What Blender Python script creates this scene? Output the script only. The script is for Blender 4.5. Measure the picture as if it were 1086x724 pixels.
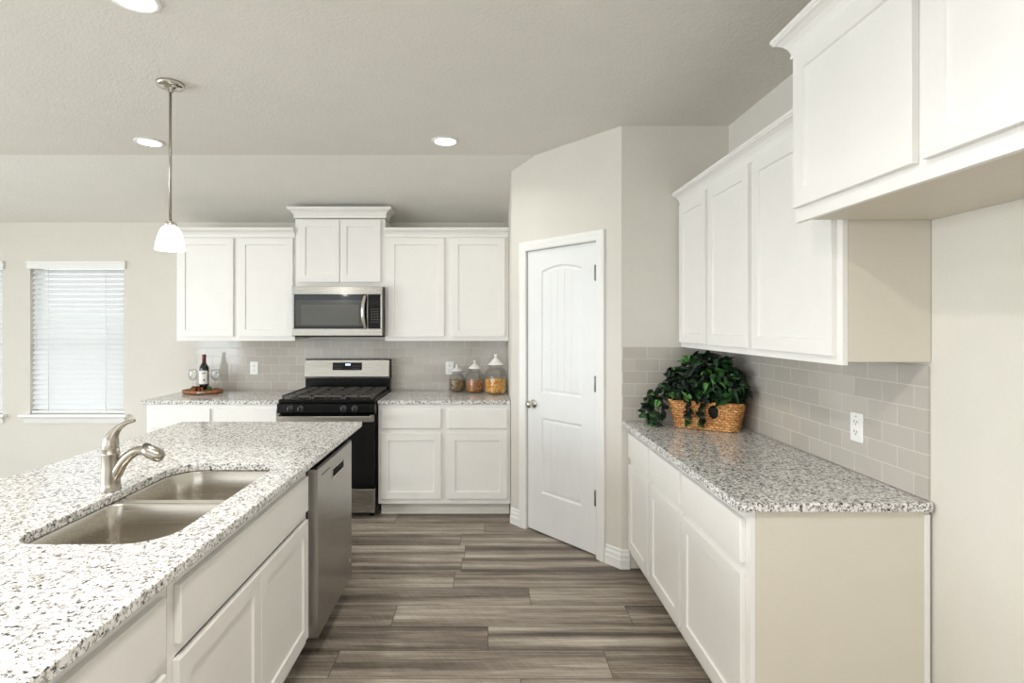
import bpy, bmesh, math, random
from mathutils import Vector, Matrix

for o in list(bpy.data.objects):
    bpy.data.objects.remove(o)
S = bpy.context.scene
COL = S.collection
PI = math.pi

# ------------------------------------------------------------------ camera
F_PX, VPX, VPY, W, H = 570.0, 516.0, 344.0, 1086.0, 724.0
EYE = 1.51
cd = bpy.data.cameras.new('camera'); cam = bpy.data.objects.new('camera', cd); COL.objects.link(cam)
cam.location = (0, 0, EYE); cam.rotation_euler = (PI/2, 0, 0)
cd.sensor_width = 36.0; cd.lens = F_PX/W*36.0
cd.shift_x = (W/2-VPX)/W; cd.shift_y = -(H/2-VPY)/W
cd.clip_start = 0.05
S.camera = cam

# ------------------------------------------------------------------ world, lights, exposure
S.view_settings.view_transform = 'Standard'; S.view_settings.look = 'None'
S.view_settings.gamma = 1.0; S.view_settings.use_curve_mapping = False
S.view_settings.exposure = 0.72
wd = bpy.data.worlds.new('sky'); S.world = wd; wd.use_nodes = True
bg = wd.node_tree.nodes['Background']; bg.inputs[1].default_value = 1.3
_tc = wd.node_tree.nodes.new('ShaderNodeTexCoord'); _sx = wd.node_tree.nodes.new('ShaderNodeSeparateXYZ'); _rp = wd.node_tree.nodes.new('ShaderNodeValToRGB')
wd.node_tree.links.new(_tc.outputs['Generated'], _sx.inputs[0]); wd.node_tree.links.new(_sx.outputs[2], _rp.inputs[0]); wd.node_tree.links.new(_rp.outputs[0], bg.inputs[0])
_rp.color_ramp.elements[0].position = 0.0; _rp.color_ramp.elements[0].color = (0.34, 0.35, 0.30, 1)      # ground outside
_rp.color_ramp.elements[1].position = 0.02; _rp.color_ramp.elements[1].color = (0.93, 0.97, 1.0, 1)      # bright overcast sky
FILL_COL = (0.88, 0.95, 1.0)
WARM = (1.0, 0.965, 0.92)
P_REAR, P_LEFT, P_CAN, P_NEAR, P_PEND = 8, 82, 2.4, 14, 1.6
def area(name, loc, rot, sx, sy, power, color):
    ld = bpy.data.lights.new(name, 'AREA'); ld.shape = 'RECTANGLE'; ld.size = sx; ld.size_y = sy
    ld.energy = power; ld.color = color
    o = bpy.data.objects.new(name, ld); COL.objects.link(o); o.location = loc; o.rotation_euler = rot
    return o
REAR_Y, LEFT_X = -4.5, -5.8
REAR_OPEN = [(-4.9, -3.1), (-2.3, -0.5), (-0.1, 1.2)]        # invented openings behind the camera, made to hold fill lamps
LEFT_OPEN = [(-3.0, -1.0), (0.0, 2.0), (2.6, 4.2)]  # unseen openings added to the left wall for fill light
for a, b in REAR_OPEN:
    area('added_fill_rear', ((a+b)/2, REAR_Y-0.05, 1.35), (PI/2, 0, 0), b-a, 1.9, P_REAR, FILL_COL)  # added area lamp in each rear opening
for a, b in LEFT_OPEN:
    area('added_fill_left', (LEFT_X-0.05, (a+b)/2, 1.35), (PI/2, 0, -PI/2), b-a, 1.9, P_LEFT*(.85 if a < -1 else .9 if a < 2 else .05), FILL_COL)  # added side lamps that brighten the room from the left

# ------------------------------------------------------------------ materials
class N:
    """small node helper"""
    def __init__(s, name):
        s.m = bpy.data.materials.new(name); s.m.use_nodes = True
        s.t = s.m.node_tree; s.b = s.t.nodes['Principled BSDF']; s.out = s.t.nodes['Material Output']
    def n(s, typ, **kw):
        x = s.t.nodes.new(typ)
        for k, v in kw.items(): setattr(x, k, v)
        return x
    def l(s, a, b): s.t.links.new(a, b)
    def put(s, sock, v):
        if hasattr(v, 'is_output') or isinstance(v, bpy.types.NodeSocket): s.l(v, sock)
        else: sock.default_value = v
    def math(s, op, a, b=0.0, c=0.0):
        x = s.n('ShaderNodeMath', operation=op); s.put(x.inputs[0], a); s.put(x.inputs[1], b); s.put(x.inputs[2], c); return x.outputs[0]
    def obj(s): return s.n('ShaderNodeTexCoord').outputs['Object']
    def sep(s, v):
        x = s.n('ShaderNodeSeparateXYZ'); s.l(v, x.inputs[0]); return x.outputs
    def comb(s, a, b, c=0.0):
        x = s.n('ShaderNodeCombineXYZ'); s.put(x.inputs[0], a); s.put(x.inputs[1], b); s.put(x.inputs[2], c); return x.outputs[0]
    def mapping(s, v, scale=(1,1,1), loc=(0,0,0)):
        x = s.n('ShaderNodeMapping'); s.l(v, x.inputs[0]); x.inputs['Scale'].default_value = scale; x.inputs['Location'].default_value = loc; return x.outputs[0]
    def noise(s, v, scale, detail=2.0, rough=0.5, out='Fac'):
        x = s.n('ShaderNodeTexNoise'); s.l(v, x.inputs['Vector']); x.inputs['Scale'].default_value = scale
        x.inputs['Detail'].default_value = detail; x.inputs['Roughness'].default_value = rough; return x.outputs[out]
    def ramp(s, f, stops, interp='LINEAR'):
        x = s.n('ShaderNodeValToRGB'); s.l(f, x.inputs[0]); e = x.color_ramp.elements; x.color_ramp.interpolation = interp
        while len(e) < len(stops): e.new(0.5)
        for k, (p, c) in enumerate(stops):
            e[k].position = p; e[k].color = (c, c, c, 1) if isinstance(c, (int, float)) else (*c, 1)
        return x.outputs[0]
    def mix(s, f, a, b, blend='MIX'):
        x = s.n('ShaderNodeMix', data_type='RGBA', blend_type=blend)
        s.put(x.inputs[0], f)
        s.put(x.inputs[6], (*a, 1) if isinstance(a, tuple) else a); s.put(x.inputs[7], (*b, 1) if isinstance(b, tuple) else b)
        return x.outputs[2]
    def bump(s, h, strength=0.2, dist=0.002):
        x = s.n('ShaderNodeBump'); s.l(h, x.inputs['Height']); x.inputs['Strength'].default_value = strength; x.inputs['Distance'].default_value = dist
        s.l(x.outputs[0], s.b.inputs['Normal'])
    def p(s, **kw):
        for k, v in kw.items():
            k = {'base': 'Base Color', 'rough': 'Roughness', 'metal': 'Metallic', 'spec': 'Specular IOR Level', 'ec': 'Emission Color',
                 'es': 'Emission Strength', 'coat': 'Coat Weight', 'trans': 'Transmission Weight', 'ior': 'IOR', 'aniso': 'Anisotropic'}[k]
            s.put(s.b.inputs[k], (*v, 1) if isinstance(v, tuple) and len(v) == 3 else v)
        return s
def srgb(r, g, b):
    f = lambda c: (c/255/12.92) if c/255 <= 0.04045 else ((c/255+0.055)/1.055)**2.4
    return (f(r), f(g), f(b))
def plain(name, col, rough=0.5, metal=0.0, spec=0.5, es=0.0, bump=None, coat=0.0):
    n = N(name); c = n.obj()
    v = n.noise(c, 6.0, 3.0)
    base = n.mix(n.ramp(v, [(0.3, 0.0), (0.7, 1.0)]), tuple(x*0.985 for x in col), tuple(min(1, x*1.01) for x in col))
    n.p(base=base, rough=rough, metal=metal, spec=spec, coat=coat)
    if es: n.p(ec=col, es=es)
    if bump: n.bump(n.noise(c, bump[0], 3.0), bump[1], bump[2])
    return n.m
M = {}
M['wall'] = plain('wall_paint', srgb(222, 218, 209), 0.85, bump=(140, 0.35, 0.0015))
M['ceiling'] = plain('ceiling_paint', srgb(229, 226, 219), 0.9, bump=(90, 0.85, 0.003))
M['trim'] = plain('trim_paint', srgb(243, 243, 240), 0.4)
M['doorpaint'] = plain('door_paint', srgb(240, 241, 241), 0.38)
M['cab'] = plain('cabinet_paint', srgb(241, 239, 235), 0.38)
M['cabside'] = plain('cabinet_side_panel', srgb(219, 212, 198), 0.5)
M['kick'] = plain('toe_kick_paint', srgb(228, 225, 216), 0.5)
M['black'] = plain('black_enamel', (0.004, 0.004, 0.0042), 0.2, spec=0.25)
M['blackglass'] = plain('black_glass', (0.003, 0.003, 0.0035), 0.06, spec=0.35)
M['darkgrey'] = plain('dark_grey_plastic', (0.045, 0.045, 0.047), 0.4)
M['castiron'] = plain('cast_iron', (0.075, 0.068, 0.060), 0.5)
M['shadowgap'] = plain('dark_void', (0.02, 0.02, 0.02), 0.8)
M['outlet'] = plain('outlet_plastic', srgb(246, 246, 243), 0.35)
M['slot'] = plain('outlet_slot', (0.08, 0.08, 0.08), 0.5)
M['nickel'] = plain('brushed_nickel', (0.42, 0.385, 0.33), 0.27, metal=1.0)
M['chrome'] = plain('polished_nickel', (0.62, 0.59, 0.54), 0.14, metal=1.0)
M['hinge'] = plain('hinge_nickel', (0.22, 0.21, 0.20), 0.35, metal=1.0)
M['lid'] = plain('white_ceramic', srgb(246, 244, 240), 0.2)
M['label'] = plain('paper_label', srgb(236, 234, 228), 0.6)
M['ink'] = plain('label_ink', (0.12, 0.11, 0.11), 0.6)
M['bottle'] = plain('dark_wine_glass', (0.006, 0.005, 0.004), 0.05, coat=0.5)
M['foil'] = plain('red_foil', srgb(110, 34, 24), 0.3)
M['soil'] = plain('moss', (0.01, 0.012, 0.008), 0.9)
M['stem'] = plain('vine_stem', (0.045, 0.032, 0.018), 0.7)

def steel(name, axis, col=(0.41, 0.39, 0.355), rough=0.27):
    n = N(name); c = n.obj()
    sc = [3.0, 3.0, 3.0]
    for k in range(3):
        if k != axis: sc[k] = 320.0
    v = n.noise(n.mapping(c, tuple(sc)), 1.0, 3.0)
    n.p(base=n.mix(v, tuple(x*0.97 for x in col), tuple(x*1.03 for x in col)), metal=1.0,
        rough=n.math('MULTIPLY_ADD', v, 0.14, rough-0.07))
    n.bump(v, 0.03, 0.0005)
    return n.m
M['steel'] = steel('stainless_steel', 0)
M['steeldark'] = steel('dishwasher_steel', 0, (0.42, 0.40, 0.375), 0.3)
M['sinksteel'] = steel('sink_steel', 0, (0.60, 0.565, 0.51), 0.25)

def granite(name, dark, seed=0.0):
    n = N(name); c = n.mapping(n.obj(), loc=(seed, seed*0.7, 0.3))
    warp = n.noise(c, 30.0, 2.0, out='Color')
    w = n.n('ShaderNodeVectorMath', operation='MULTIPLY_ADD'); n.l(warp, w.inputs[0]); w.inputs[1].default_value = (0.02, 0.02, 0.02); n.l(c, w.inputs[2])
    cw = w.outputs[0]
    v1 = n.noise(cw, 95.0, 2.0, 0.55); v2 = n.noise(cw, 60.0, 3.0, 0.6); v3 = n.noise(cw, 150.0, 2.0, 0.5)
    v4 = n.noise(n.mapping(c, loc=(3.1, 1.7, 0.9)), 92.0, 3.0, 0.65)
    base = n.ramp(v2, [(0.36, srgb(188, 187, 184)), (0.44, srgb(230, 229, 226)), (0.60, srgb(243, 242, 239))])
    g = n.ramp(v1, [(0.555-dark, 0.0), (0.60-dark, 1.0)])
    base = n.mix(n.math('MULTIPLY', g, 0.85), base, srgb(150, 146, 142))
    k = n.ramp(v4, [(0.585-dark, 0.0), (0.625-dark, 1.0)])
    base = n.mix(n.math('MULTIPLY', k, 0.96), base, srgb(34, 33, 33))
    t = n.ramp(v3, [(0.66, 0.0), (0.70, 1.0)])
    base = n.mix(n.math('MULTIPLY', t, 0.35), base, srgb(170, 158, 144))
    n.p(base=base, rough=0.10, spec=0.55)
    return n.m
M['granite'] = granite('granite_shaded', 0.035)  # same stone as the island; extra dark specks stand in for shade
M['granite_isl'] = granite('granite_glare', 0.016, 2.0)  # same stone with fewer dark specks, window glare put into the colour
M['granite_back'] = granite('granite_mid', 0.02, 5.0)

def tiles():
    n = N('subway_tile'); s = n.sep(n.obj()); v = n.comb(s[0], s[2])
    b = n.n('ShaderNodeTexBrick'); n.l(v, b.inputs['Vector'])
    b.inputs['Color1'].default_value = (*srgb(186, 180, 171), 1); b.inputs['Color2'].default_value = (*srgb(196, 190, 181), 1)
    b.inputs['Mortar'].default_value = (*srgb(216, 212, 204), 1)
    b.inputs['Scale'].default_value = 1.0; b.inputs['Mortar Size'].default_value = 0.0016; b.inputs['Mortar Smooth'].default_value = 0.1
    b.inputs['Brick Width'].default_value = 0.152; b.inputs['Row Height'].default_value = 0.0763; b.offset = 0.5
    n.p(base=b.outputs['Color'], rough=n.math('MULTIPLY_ADD', b.outputs['Fac'], 0.5, 0.09))
    n.bump(n.math('SUBTRACT', 1.0, b.outputs['Fac']), 0.5, 0.0015)
    return n.m
M['tile'] = tiles()

def planks():
    n = N('plank_floor'); s = n.sep(n.obj()); PW, PL = 0.198, 1.22
    yy = n.math('DIVIDE', n.math('ADD', s[1], 0.083), PW); row = n.math('FLOOR', yy); fy = n.math('FRACT', yy)
    wn = n.n('ShaderNodeTexWhiteNoise', noise_dimensions='1D'); n.l(row, wn.inputs['W'])
    xx = n.math('ADD', n.math('DIVIDE', s[0], PL), n.math('MULTIPLY', wn.outputs['Value'], 5.0)); colm = n.math('FLOOR', xx); fx = n.math('FRACT', xx)
    wc = n.n('ShaderNodeTexWhiteNoise', noise_dimensions='2D'); n.l(n.comb(row, colm), wc.inputs['Vector'])
    r = wc.outputs['Value']
    off = n.math('MULTIPLY', r, 40.0)
    g1 = n.noise(n.comb(n.math('ADD', n.math('MULTIPLY', s[0], 0.55), off), n.math('ADD', n.math('MULTIPLY', s[1], 11.0), off)), 1.0, 4.0, 0.55)
    g2 = n.noise(n.comb(n.math('ADD', n.math('MULTIPLY', s[0], 5.0), off), n.math('ADD', n.math('MULTIPLY', s[1], 95.0), off)), 1.0, 4.0, 0.6)
    # rough-sawn cross marks
    g3 = n.noise(n.comb(n.math('ADD', n.math('MULTIPLY', s[0], 60.0), n.math('MULTIPLY', s[1], 40.0)), n.math('ADD', n.math('MULTIPLY', s[1], 8.0), off)), 1.0, 2.0, 0.5)
    f = n.math('ADD', n.math('MULTIPLY', n.math('SUBTRACT', g1, 0.5), 2.0), n.math('MULTIPLY', n.math('SUBTRACT', g2, 0.5), 0.75))
    f = n.math('ADD', f, n.math('MULTIPLY', n.math('SUBTRACT', g3, 0.5), 0.18))
    f = n.math('ADD', f, n.math('MULTIPLY_ADD', n.math('SUBTRACT', r, 0.5), 0.22, 0.5))
    colr = n.ramp(f, [(0.08, srgb(74, 65, 57)), (0.34, srgb(114, 103, 92)), (0.58, srgb(154, 143, 130)), (0.90, srgb(198, 189, 175))])
    ey = n.math('MINIMUM', fy, n.math('SUBTRACT', 1.0, fy)); ex = n.math('MINIMUM', fx, n.math('SUBTRACT', 1.0, fx))
    gap = n.math('MAXIMUM', n.math('LESS_THAN', ey, 0.011), n.math('LESS_THAN', ex, 0.0017))
    colr = n.mix(n.math('MULTIPLY', gap, 0.75), colr, srgb(62, 54, 47))
    n.p(base=colr, rough=n.math('MULTIPLY_ADD', g2, 0.2, 0.33), spec=0.4)
    n.bump(n.math('SUBTRACT', n.math('MULTIPLY', g2, 0.4), gap), 0.25, 0.001)
    return n.m
M['floor'] = planks()

def wood(name, a, b):
    n = N(name); v = n.noise(n.mapping(n.obj(), (6, 40, 40)), 1.0, 4.0)
    n.p(base=n.ramp(v, [(0.3, a), (0.7, b)]), rough=0.35); return n.m
M['traywood'] = wood('tray_wood', srgb(112, 62, 32), srgb(178, 112, 66))
def wicker():
    n = N('wicker'); c = n.obj()
    v0 = n.noise(n.mapping(c, (60, 60, 110)), 1.0, 3.0); sx = n.sep(c)
    b = n.n('ShaderNodeTexBrick'); n.l(n.comb(n.math('ADD', sx[0], n.math('MULTIPLY', sx[1], 0.6)), sx[2]), b.inputs['Vector'])
    b.inputs['Color1'].default_value = (.75, .75, .75, 1); b.inputs['Color2'].default_value = (.45, .45, .45, 1); b.inputs['Mortar'].default_value = (.22, .22, .22, 1)
    b.inputs['Scale'].default_value = 1.0; b.inputs['Brick Width'].default_value = .026; b.inputs['Row Height'].default_value = .0141; b.inputs['Mortar Size'].default_value = .0022; b.inputs['Mortar Smooth'].default_value = .8
    bc = n.sep(b.outputs['Color'])[0]
    v = n.math('ADD', n.math('MULTIPLY', bc, .62), n.math('MULTIPLY', n.math('SUBTRACT', v0, .25), .8))
    n.p(base=n.ramp(v, [(0.25, srgb(96, 56, 24)), (0.48, srgb(190, 126, 66)), (0.72, srgb(240, 190, 122))]), rough=0.6)
    n.bump(v, 0.5, 0.003); return n.m
M['wicker'] = wicker()
def leafm():
    n = N('ivy_leaf'); c = n.obj(); v = n.math('MULTIPLY_ADD', n.noise(c, 40.0, 2.0, 0.7), 0.4, n.math('SUBTRACT', n.n('ShaderNodeNewGeometry').outputs['Random Per Island'], 0.2))
    n.p(base=n.ramp(v, [(0.05, (0.004, 0.009, 0.006)), (0.55, (0.008, 0.024, 0.010)), (0.82, (0.022, 0.085, 0.020)), (0.95, (0.10, 0.28, 0.06))]), rough=0.42, spec=0.35)
    return n.m
M['leaf'] = leafm()
def thin_glass(name, tint=(0.97, 0.98, 0.98), f0=0.06, rough=0.02):
    n = N(name); g = n.n('ShaderNodeBsdfGlossy'); g.inputs['Roughness'].default_value = rough
    t = n.n('ShaderNodeBsdfTransparent'); t.inputs[0].default_value = (*tint, 1)
    lw = n.n('ShaderNodeLayerWeight'); lw.inputs['Blend'].default_value = 0.35
    mx = n.n('ShaderNodeMixShader'); n.l(n.math('MULTIPLY_ADD', lw.outputs['Fresnel'], 0.32, f0), mx.inputs[0])
    n.l(t.outputs[0], mx.inputs[1]); n.l(g.outputs[0], mx.inputs[2]); n.l(mx.outputs[0], n.out.inputs[0]); return n.m
M['glass'] = thin_glass('clear_glass', (0.98, 0.985, 0.985), 0.03)
M['jarglass'] = thin_glass('jar_glass', (0.93, 0.95, 0.96), 0.07, 0.04)
def translucent(name, col, fac, es=0.0):
    n = N(name); d = n.b; n.p(base=col, rough=0.45)
    t = n.n('ShaderNodeBsdfTranslucent'); t.inputs[0].default_value = (*col, 1)
    mx = n.n('ShaderNodeMixShader'); mx.inputs[0].default_value = fac
    n.l(d.outputs[0], mx.inputs[1]); n.l(t.outputs[0], mx.inputs[2]); n.l(mx.outputs[0], n.out.inputs[0])
    if es: n.p(ec=col, es=es)
    return n.m
M['slat'] = translucent('blind_slat', srgb(248, 249, 250), 0.36)
M['lamp'] = plain('lit_lens', (1.0, 0.95, 0.86), 0.4, es=9.0)
def shade():
    n = N('frosted_shade'); n.p(base=(0.95, 0.94, 0.92), rough=0.3)
    lw = n.n('ShaderNodeLayerWeight'); lw.inputs['Blend'].default_value = 0.4
    n.p(ec=(1.0, 0.96, 0.90), es=n.math('MULTIPLY_ADD', n.noise(n.obj(), 9.0), 0.3, 1.15)); return n.m
M['shade'] = shade()
M['digit'] = plain('display_digit', (0.35, 0.5, 1.0), 0.4, es=2.5)
def pieces(name, stops):
    n = N(name); v = n.n('ShaderNodeNewGeometry').outputs['Random Per Island']; n.p(base=n.ramp(v, stops), rough=0.5); return n.m
M['nuts'] = pieces('mixed_seeds', [(0.0, srgb(92, 58, 26)), (0.35, srgb(140, 118, 50)), (0.7, srgb(190, 116, 100)), (1.0, srgb(168, 150, 70))])
M['mix'] = pieces('trail_mix', [(0.0, srgb(104, 44, 24)), (0.3, srgb(214, 142, 40)), (0.6, srgb(236, 176, 150)), (0.8, srgb(150, 70, 40)), (1.0, srgb(240, 204, 90))])
M['pasta'] = pieces('golden_snack', [(0.0, srgb(224, 136, 36)), (0.5, srgb(246, 186, 80)), (1.0, srgb(252, 222, 150))])
M['grape_r'] = pieces('dark_grape', [(0.0, srgb(60, 20, 14)), (0.5, srgb(130, 52, 30)), (0.8, srgb(150, 96, 52)), (1.0, srgb(110, 110, 56))])
M['grape_g'] = pieces('green_grape', [(0.0, srgb(36, 52, 20)), (1.0, srgb(84, 108, 48))])

# ------------------------------------------------------------------ mesh helpers
class MB:
    def __init__(s): s.bm = bmesh.new()
    def v(s, *c): return s.bm.verts.new(c)
    def f(s, vs, smooth=False):
        try:
            fc = s.bm.faces.new(vs); fc.smooth = smooth; return fc
        except ValueError: return None
    def box(s, x0, x1, y0, y1, z0, z1):
        v = [s.v(x, y, z) for z in (z0, z1) for (x, y) in ((x0, y0), (x1, y0), (x1, y1), (x0, y1))]
        for q in ((3,2,1,0), (4,5,6,7), (0,1,5,4), (1,2,6,5), (2,3,7,6), (3,0,4,7)): s.f([v[k] for k in q])
        return s
    def prism(s, pts, z0, z1):                                   # polygon in xy extruded in z
        a = [s.v(x, y, z0) for x, y in pts]; b = [s.v(x, y, z1) for x, y in pts]; n = len(pts)
        s.f(a[::-1]); s.f(b)
        for k in range(n): s.f([a[k], a[(k+1) % n], b[(k+1) % n], b[k]])
        return s
    def prism_x(s, pts, x0, x1):                                 # polygon in yz extruded in x
        a = [s.v(x0, y, z) for y, z in pts]; b = [s.v(x1, y, z) for y, z in pts]; n = len(pts)
        s.f(a[::-1]); s.f(b)
        for k in range(n): s.f([a[k], a[(k+1) % n], b[(k+1) % n], b[k]])
        return s
    def rings(s, rings, close0=True, close1=True, smooth=True):  # loft through rings of points
        R = [[s.v(*p) for p in r] for r in rings]; n = len(R[0])
        for i in range(len(R)-1):
            for k in range(n): s.f([R[i][k], R[i][(k+1) % n], R[i+1][(k+1) % n], R[i+1][k]], smooth)
        if close0: s.f(R[0][::-1], smooth)
        if close1: s.f(R[-1], smooth)
        return s
    def lathe(s, prof, cx=0, cy=0, n=28, close0=True, close1=True, smooth=True):
        return s.rings([[(cx+r*math.cos(2*PI*k/n), cy+r*math.sin(2*PI*k/n), z) for k in range(n)] for r, z in prof], close0, close1, smooth)
    def lathe_axis(s, prof, origin, axis, n=20, smooth=True):    # prof = (radius, distance along axis)
        q = Vector((0,0,1)).rotation_difference(Vector(axis).normalized()); o = Vector(origin)
        return s.rings([[tuple(o+q @ Vector((r*math.cos(2*PI*k/n), r*math.sin(2*PI*k/n), d))) for k in range(n)] for r, d in prof], True, True, smooth)
    def tube(s, pts, rad, n=12, sub=6, squash=1.0):
        P = [Vector(p) for p in pts]; Rr = rad if isinstance(rad, (list, tuple)) else [rad]*len(P)
        Q, Rq = [], []
        for i in range(len(P)-1):
            a, b, c, d = P[max(i-1, 0)], P[i], P[i+1], P[min(i+2, len(P)-1)]
            for k in range(sub):
                t = k/sub
                Q.append(0.5*((2*b)+(c-a)*t+(2*a-5*b+4*c-d)*t*t+(3*b-a-3*c+d)*t**3)); Rq.append(Rr[i]*(1-t)+Rr[i+1]*t)
        Q.append(P[-1]); Rq.append(Rr[-1])
        up = None; rings = []
        for i, q in enumerate(Q):
            t = (Q[min(i+1, len(Q)-1)]-Q[max(i-1, 0)]).normalized()
            if up is None: up = Vector((0,1,0)) if abs(t.y) < 0.9 else Vector((1,0,0))
            side = t.cross(up).normalized(); up = side.cross(t).normalized()
            rings.append([tuple(q+Rq[i]*(math.cos(2*PI*k/n)*side*squash+math.sin(2*PI*k/n)*up)) for k in range(n)])
        return s.rings(rings)
    def ball(s, c, r, sx=1, sy=1, sz=1, sub=1, rot=None):
        m = Matrix.Translation(c)
        if rot: m = m @ rot
        m = m @ Matrix.Diagonal((r*sx, r*sy, r*sz, 1))
        g = bmesh.ops.create_icosphere(s.bm, subdivisions=sub, radius=1.0, matrix=m)
        for vv in g['verts']:
            for fc in vv.link_faces: fc.smooth = True
        return s
    def holed(s, outer, holes, to3, flip=False):                 # flat polygon with holes
        loops = []; edges = []
        for lp in [outer]+holes:
            vs = [s.v(*to3(p)) for p in lp]; loops.append(vs)
            for k in range(len(vs)): edges.append(s.bm.edges.new((vs[k], vs[(k+1) % len(vs)])))
        bmesh.ops.triangle_fill(s.bm, edges=edges, use_beauty=True, use_dissolve=False)
        return loops
    def slab(s, outer, holes, z0, z1):
        A = s.holed(outer, holes, lambda p: (p[0], p[1], z0)); B = s.holed(outer, holes, lambda p: (p[0], p[1], z1))
        for a, b in zip(A, B):
            for k in range(len(a)): s.f([a[k], a[(k+1) % len(a)], b[(k+1) % len(a)], b[k]])
        return s
    def build(s, name, mat, parent=None, bevel=0.0, seg=2, loc=None, rotz=0.0, recalc=True):
        if recalc: bmesh.ops.recalc_face_normals(s.bm, faces=s.bm.faces[:])
        me = bpy.data.meshes.new(name); s.bm.to_mesh(me); s.bm.free()
        o = bpy.data.objects.new(name, me); COL.objects.link(o); me.materials.append(mat)
        if parent: o.parent = parent
        if loc: o.location = loc
        o.rotation_euler.z = rotz
        if bevel:
            b = o.modifiers.new('bevel', 'BEVEL'); b.width = bevel; b.segments = seg; b.limit_method = 'ANGLE'; b.angle_limit = 0.6
        return o
def bx(*a): return MB().box(*a)
def tag(o, label, cat, group=None, kind=None):
    if label: o['label'] = label
    if cat: o['category'] = cat
    if group: o['group'] = group
    if kind: o['kind'] = kind
    return o
def thing(name, label, cat, loc=(0,0,0), rotz=0.0, group=None):
    o = bpy.data.objects.new(name, None); o.empty_display_size = 0.1; COL.objects.link(o); o.location = loc; o.rotation_euler.z = rotz
    return tag(o, label, cat, group)
def struct(name, mb, mat, label, cat, **kw):
    return tag(mb.build(name, mat, **kw), label, cat, kind='structure')
def rrect(x0, x1, y0, y1, r, n=8):
    rs = r if isinstance(r, (list, tuple)) else [r]*4             # corners: (x1,y1),(x0,y1),(x0,y0),(x1,y0)
    out = []
    for (cx, cy, a0, q) in ((x1-rs[0], y1-rs[0], 0, rs[0]), (x0+rs[1], y1-rs[1], PI/2, rs[1]), (x0+rs[2], y0+rs[2], PI, rs[2]), (x1-rs[3], y0+rs[3], 1.5*PI, rs[3])):
        for k in range(n+1):
            a = a0+PI/2*k/n; out.append((cx+q*math.cos(a), cy+q*math.sin(a)))
    return out

# ------------------------------------------------------------------ the room
RX, BY, HC = 1.5, 4.87, 2.74          # right wall, back wall, flat ceiling height
FOLD, SLOPE = 3.9, 0.316
struct('floor', bx(LEFT_X-0.14, RX+0.14, REAR_Y-0.14, BY+0.14, -0.06, 0), M['floor'], 'grey brown wood-look plank floor between the island and the right-hand cabinets', 'floor')
zb = HC-SLOPE*(BY+0.14-FOLD)
struct('ceiling', MB().prism_x([(REAR_Y-0.14, HC), (FOLD, HC), (BY+0.14, zb), (BY+0.14, HC+0.1), (REAR_Y-0.14, HC+0.1)], LEFT_X-0.14, RX+0.14), M['ceiling'],
       'textured greige ceiling that slopes down towards the range wall', 'ceiling')
WIN = [(-5.26, -4.385), (-4.135, -3.285)]
WZ0, WZ1 = 0.672, 2.075
def wall_with_openings(u0, u1, z1, opens, oz0, oz1, put):
    xs = sorted(opens); mb = MB(); cur = u0
    for a, b in xs:
        put(mb, cur, a, 0, z1); put(mb, a, b, 0, oz0); put(mb, a, b, oz1, z1); cur = b
    put(mb, cur, u1, 0, z1); return mb
struct('wall_back', wall_with_openings(LEFT_X-0.14, RX+0.14, HC-SLOPE*(BY-FOLD), WIN, WZ0, WZ1, lambda mb, a, b, z0, z1: mb.box(a, b, BY, BY+0.14, z0, z1)), M['wall'],
       'off white back wall with the windows and the range', 'wall')
struct('wall_right', bx(RX, RX+0.14, REAR_Y-0.14, BY, 0, HC), M['wall'], 'off white textured wall on the right behind the long counter', 'wall')
struct('wall_left', wall_with_openings(REAR_Y-0.14, BY, HC, LEFT_OPEN, 0.4, 2.3, lambda mb, a, b, z0, z1: mb.box(LEFT_X-0.14, LEFT_X, a, b, z0, z1)), M['wall'],
       'off white wall at the far left of the room, outside the picture', 'wall')
struct('wall_rear', wall_with_openings(LEFT_X, RX, HC, REAR_OPEN, 0.4, 2.3, lambda mb, a, b, z0, z1: mb.box(a, b, REAR_Y-0.14, REAR_Y, z0, z1)), M['wall'],
       'off white wall behind the viewpoint, outside the picture', 'wall')
# corner pantry
BX_, BYp = 0.19, 4.10
AX, AY = 0.836, 3.33
TH = math.atan2(AY-BYp, AX-BX_); DL = math.hypot(AX-BX_, AY-BYp)
D0, D1, DTOP = 0.165, 0.8145, 2.05
mb = MB(); mb.box(0, D0, 0, 0.1, 0, HC-0.0); mb.box(D1, DL, 0, 0.1, 0, HC); mb.box(D0, D1, 0, 0.1, DTOP, HC)
struct('wall_pantry', mb, M['wall'], 'angled off white corner wall holding the white pantry door', 'wall', loc=(BX_, BYp, 0), rotz=TH)
struct('wall_pantry_side', bx(BX_, BX_+0.1, BYp, BY, 0, HC-0.05), M['wall'], 'narrow pantry wall turning back beside the glass jars', 'wall')
struct('wall_return', bx(AX, RX, AY, AY+0.1, 0, HC), M['wall'], 'beige wall facing forward at the end of the long right counter', 'wall')
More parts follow.
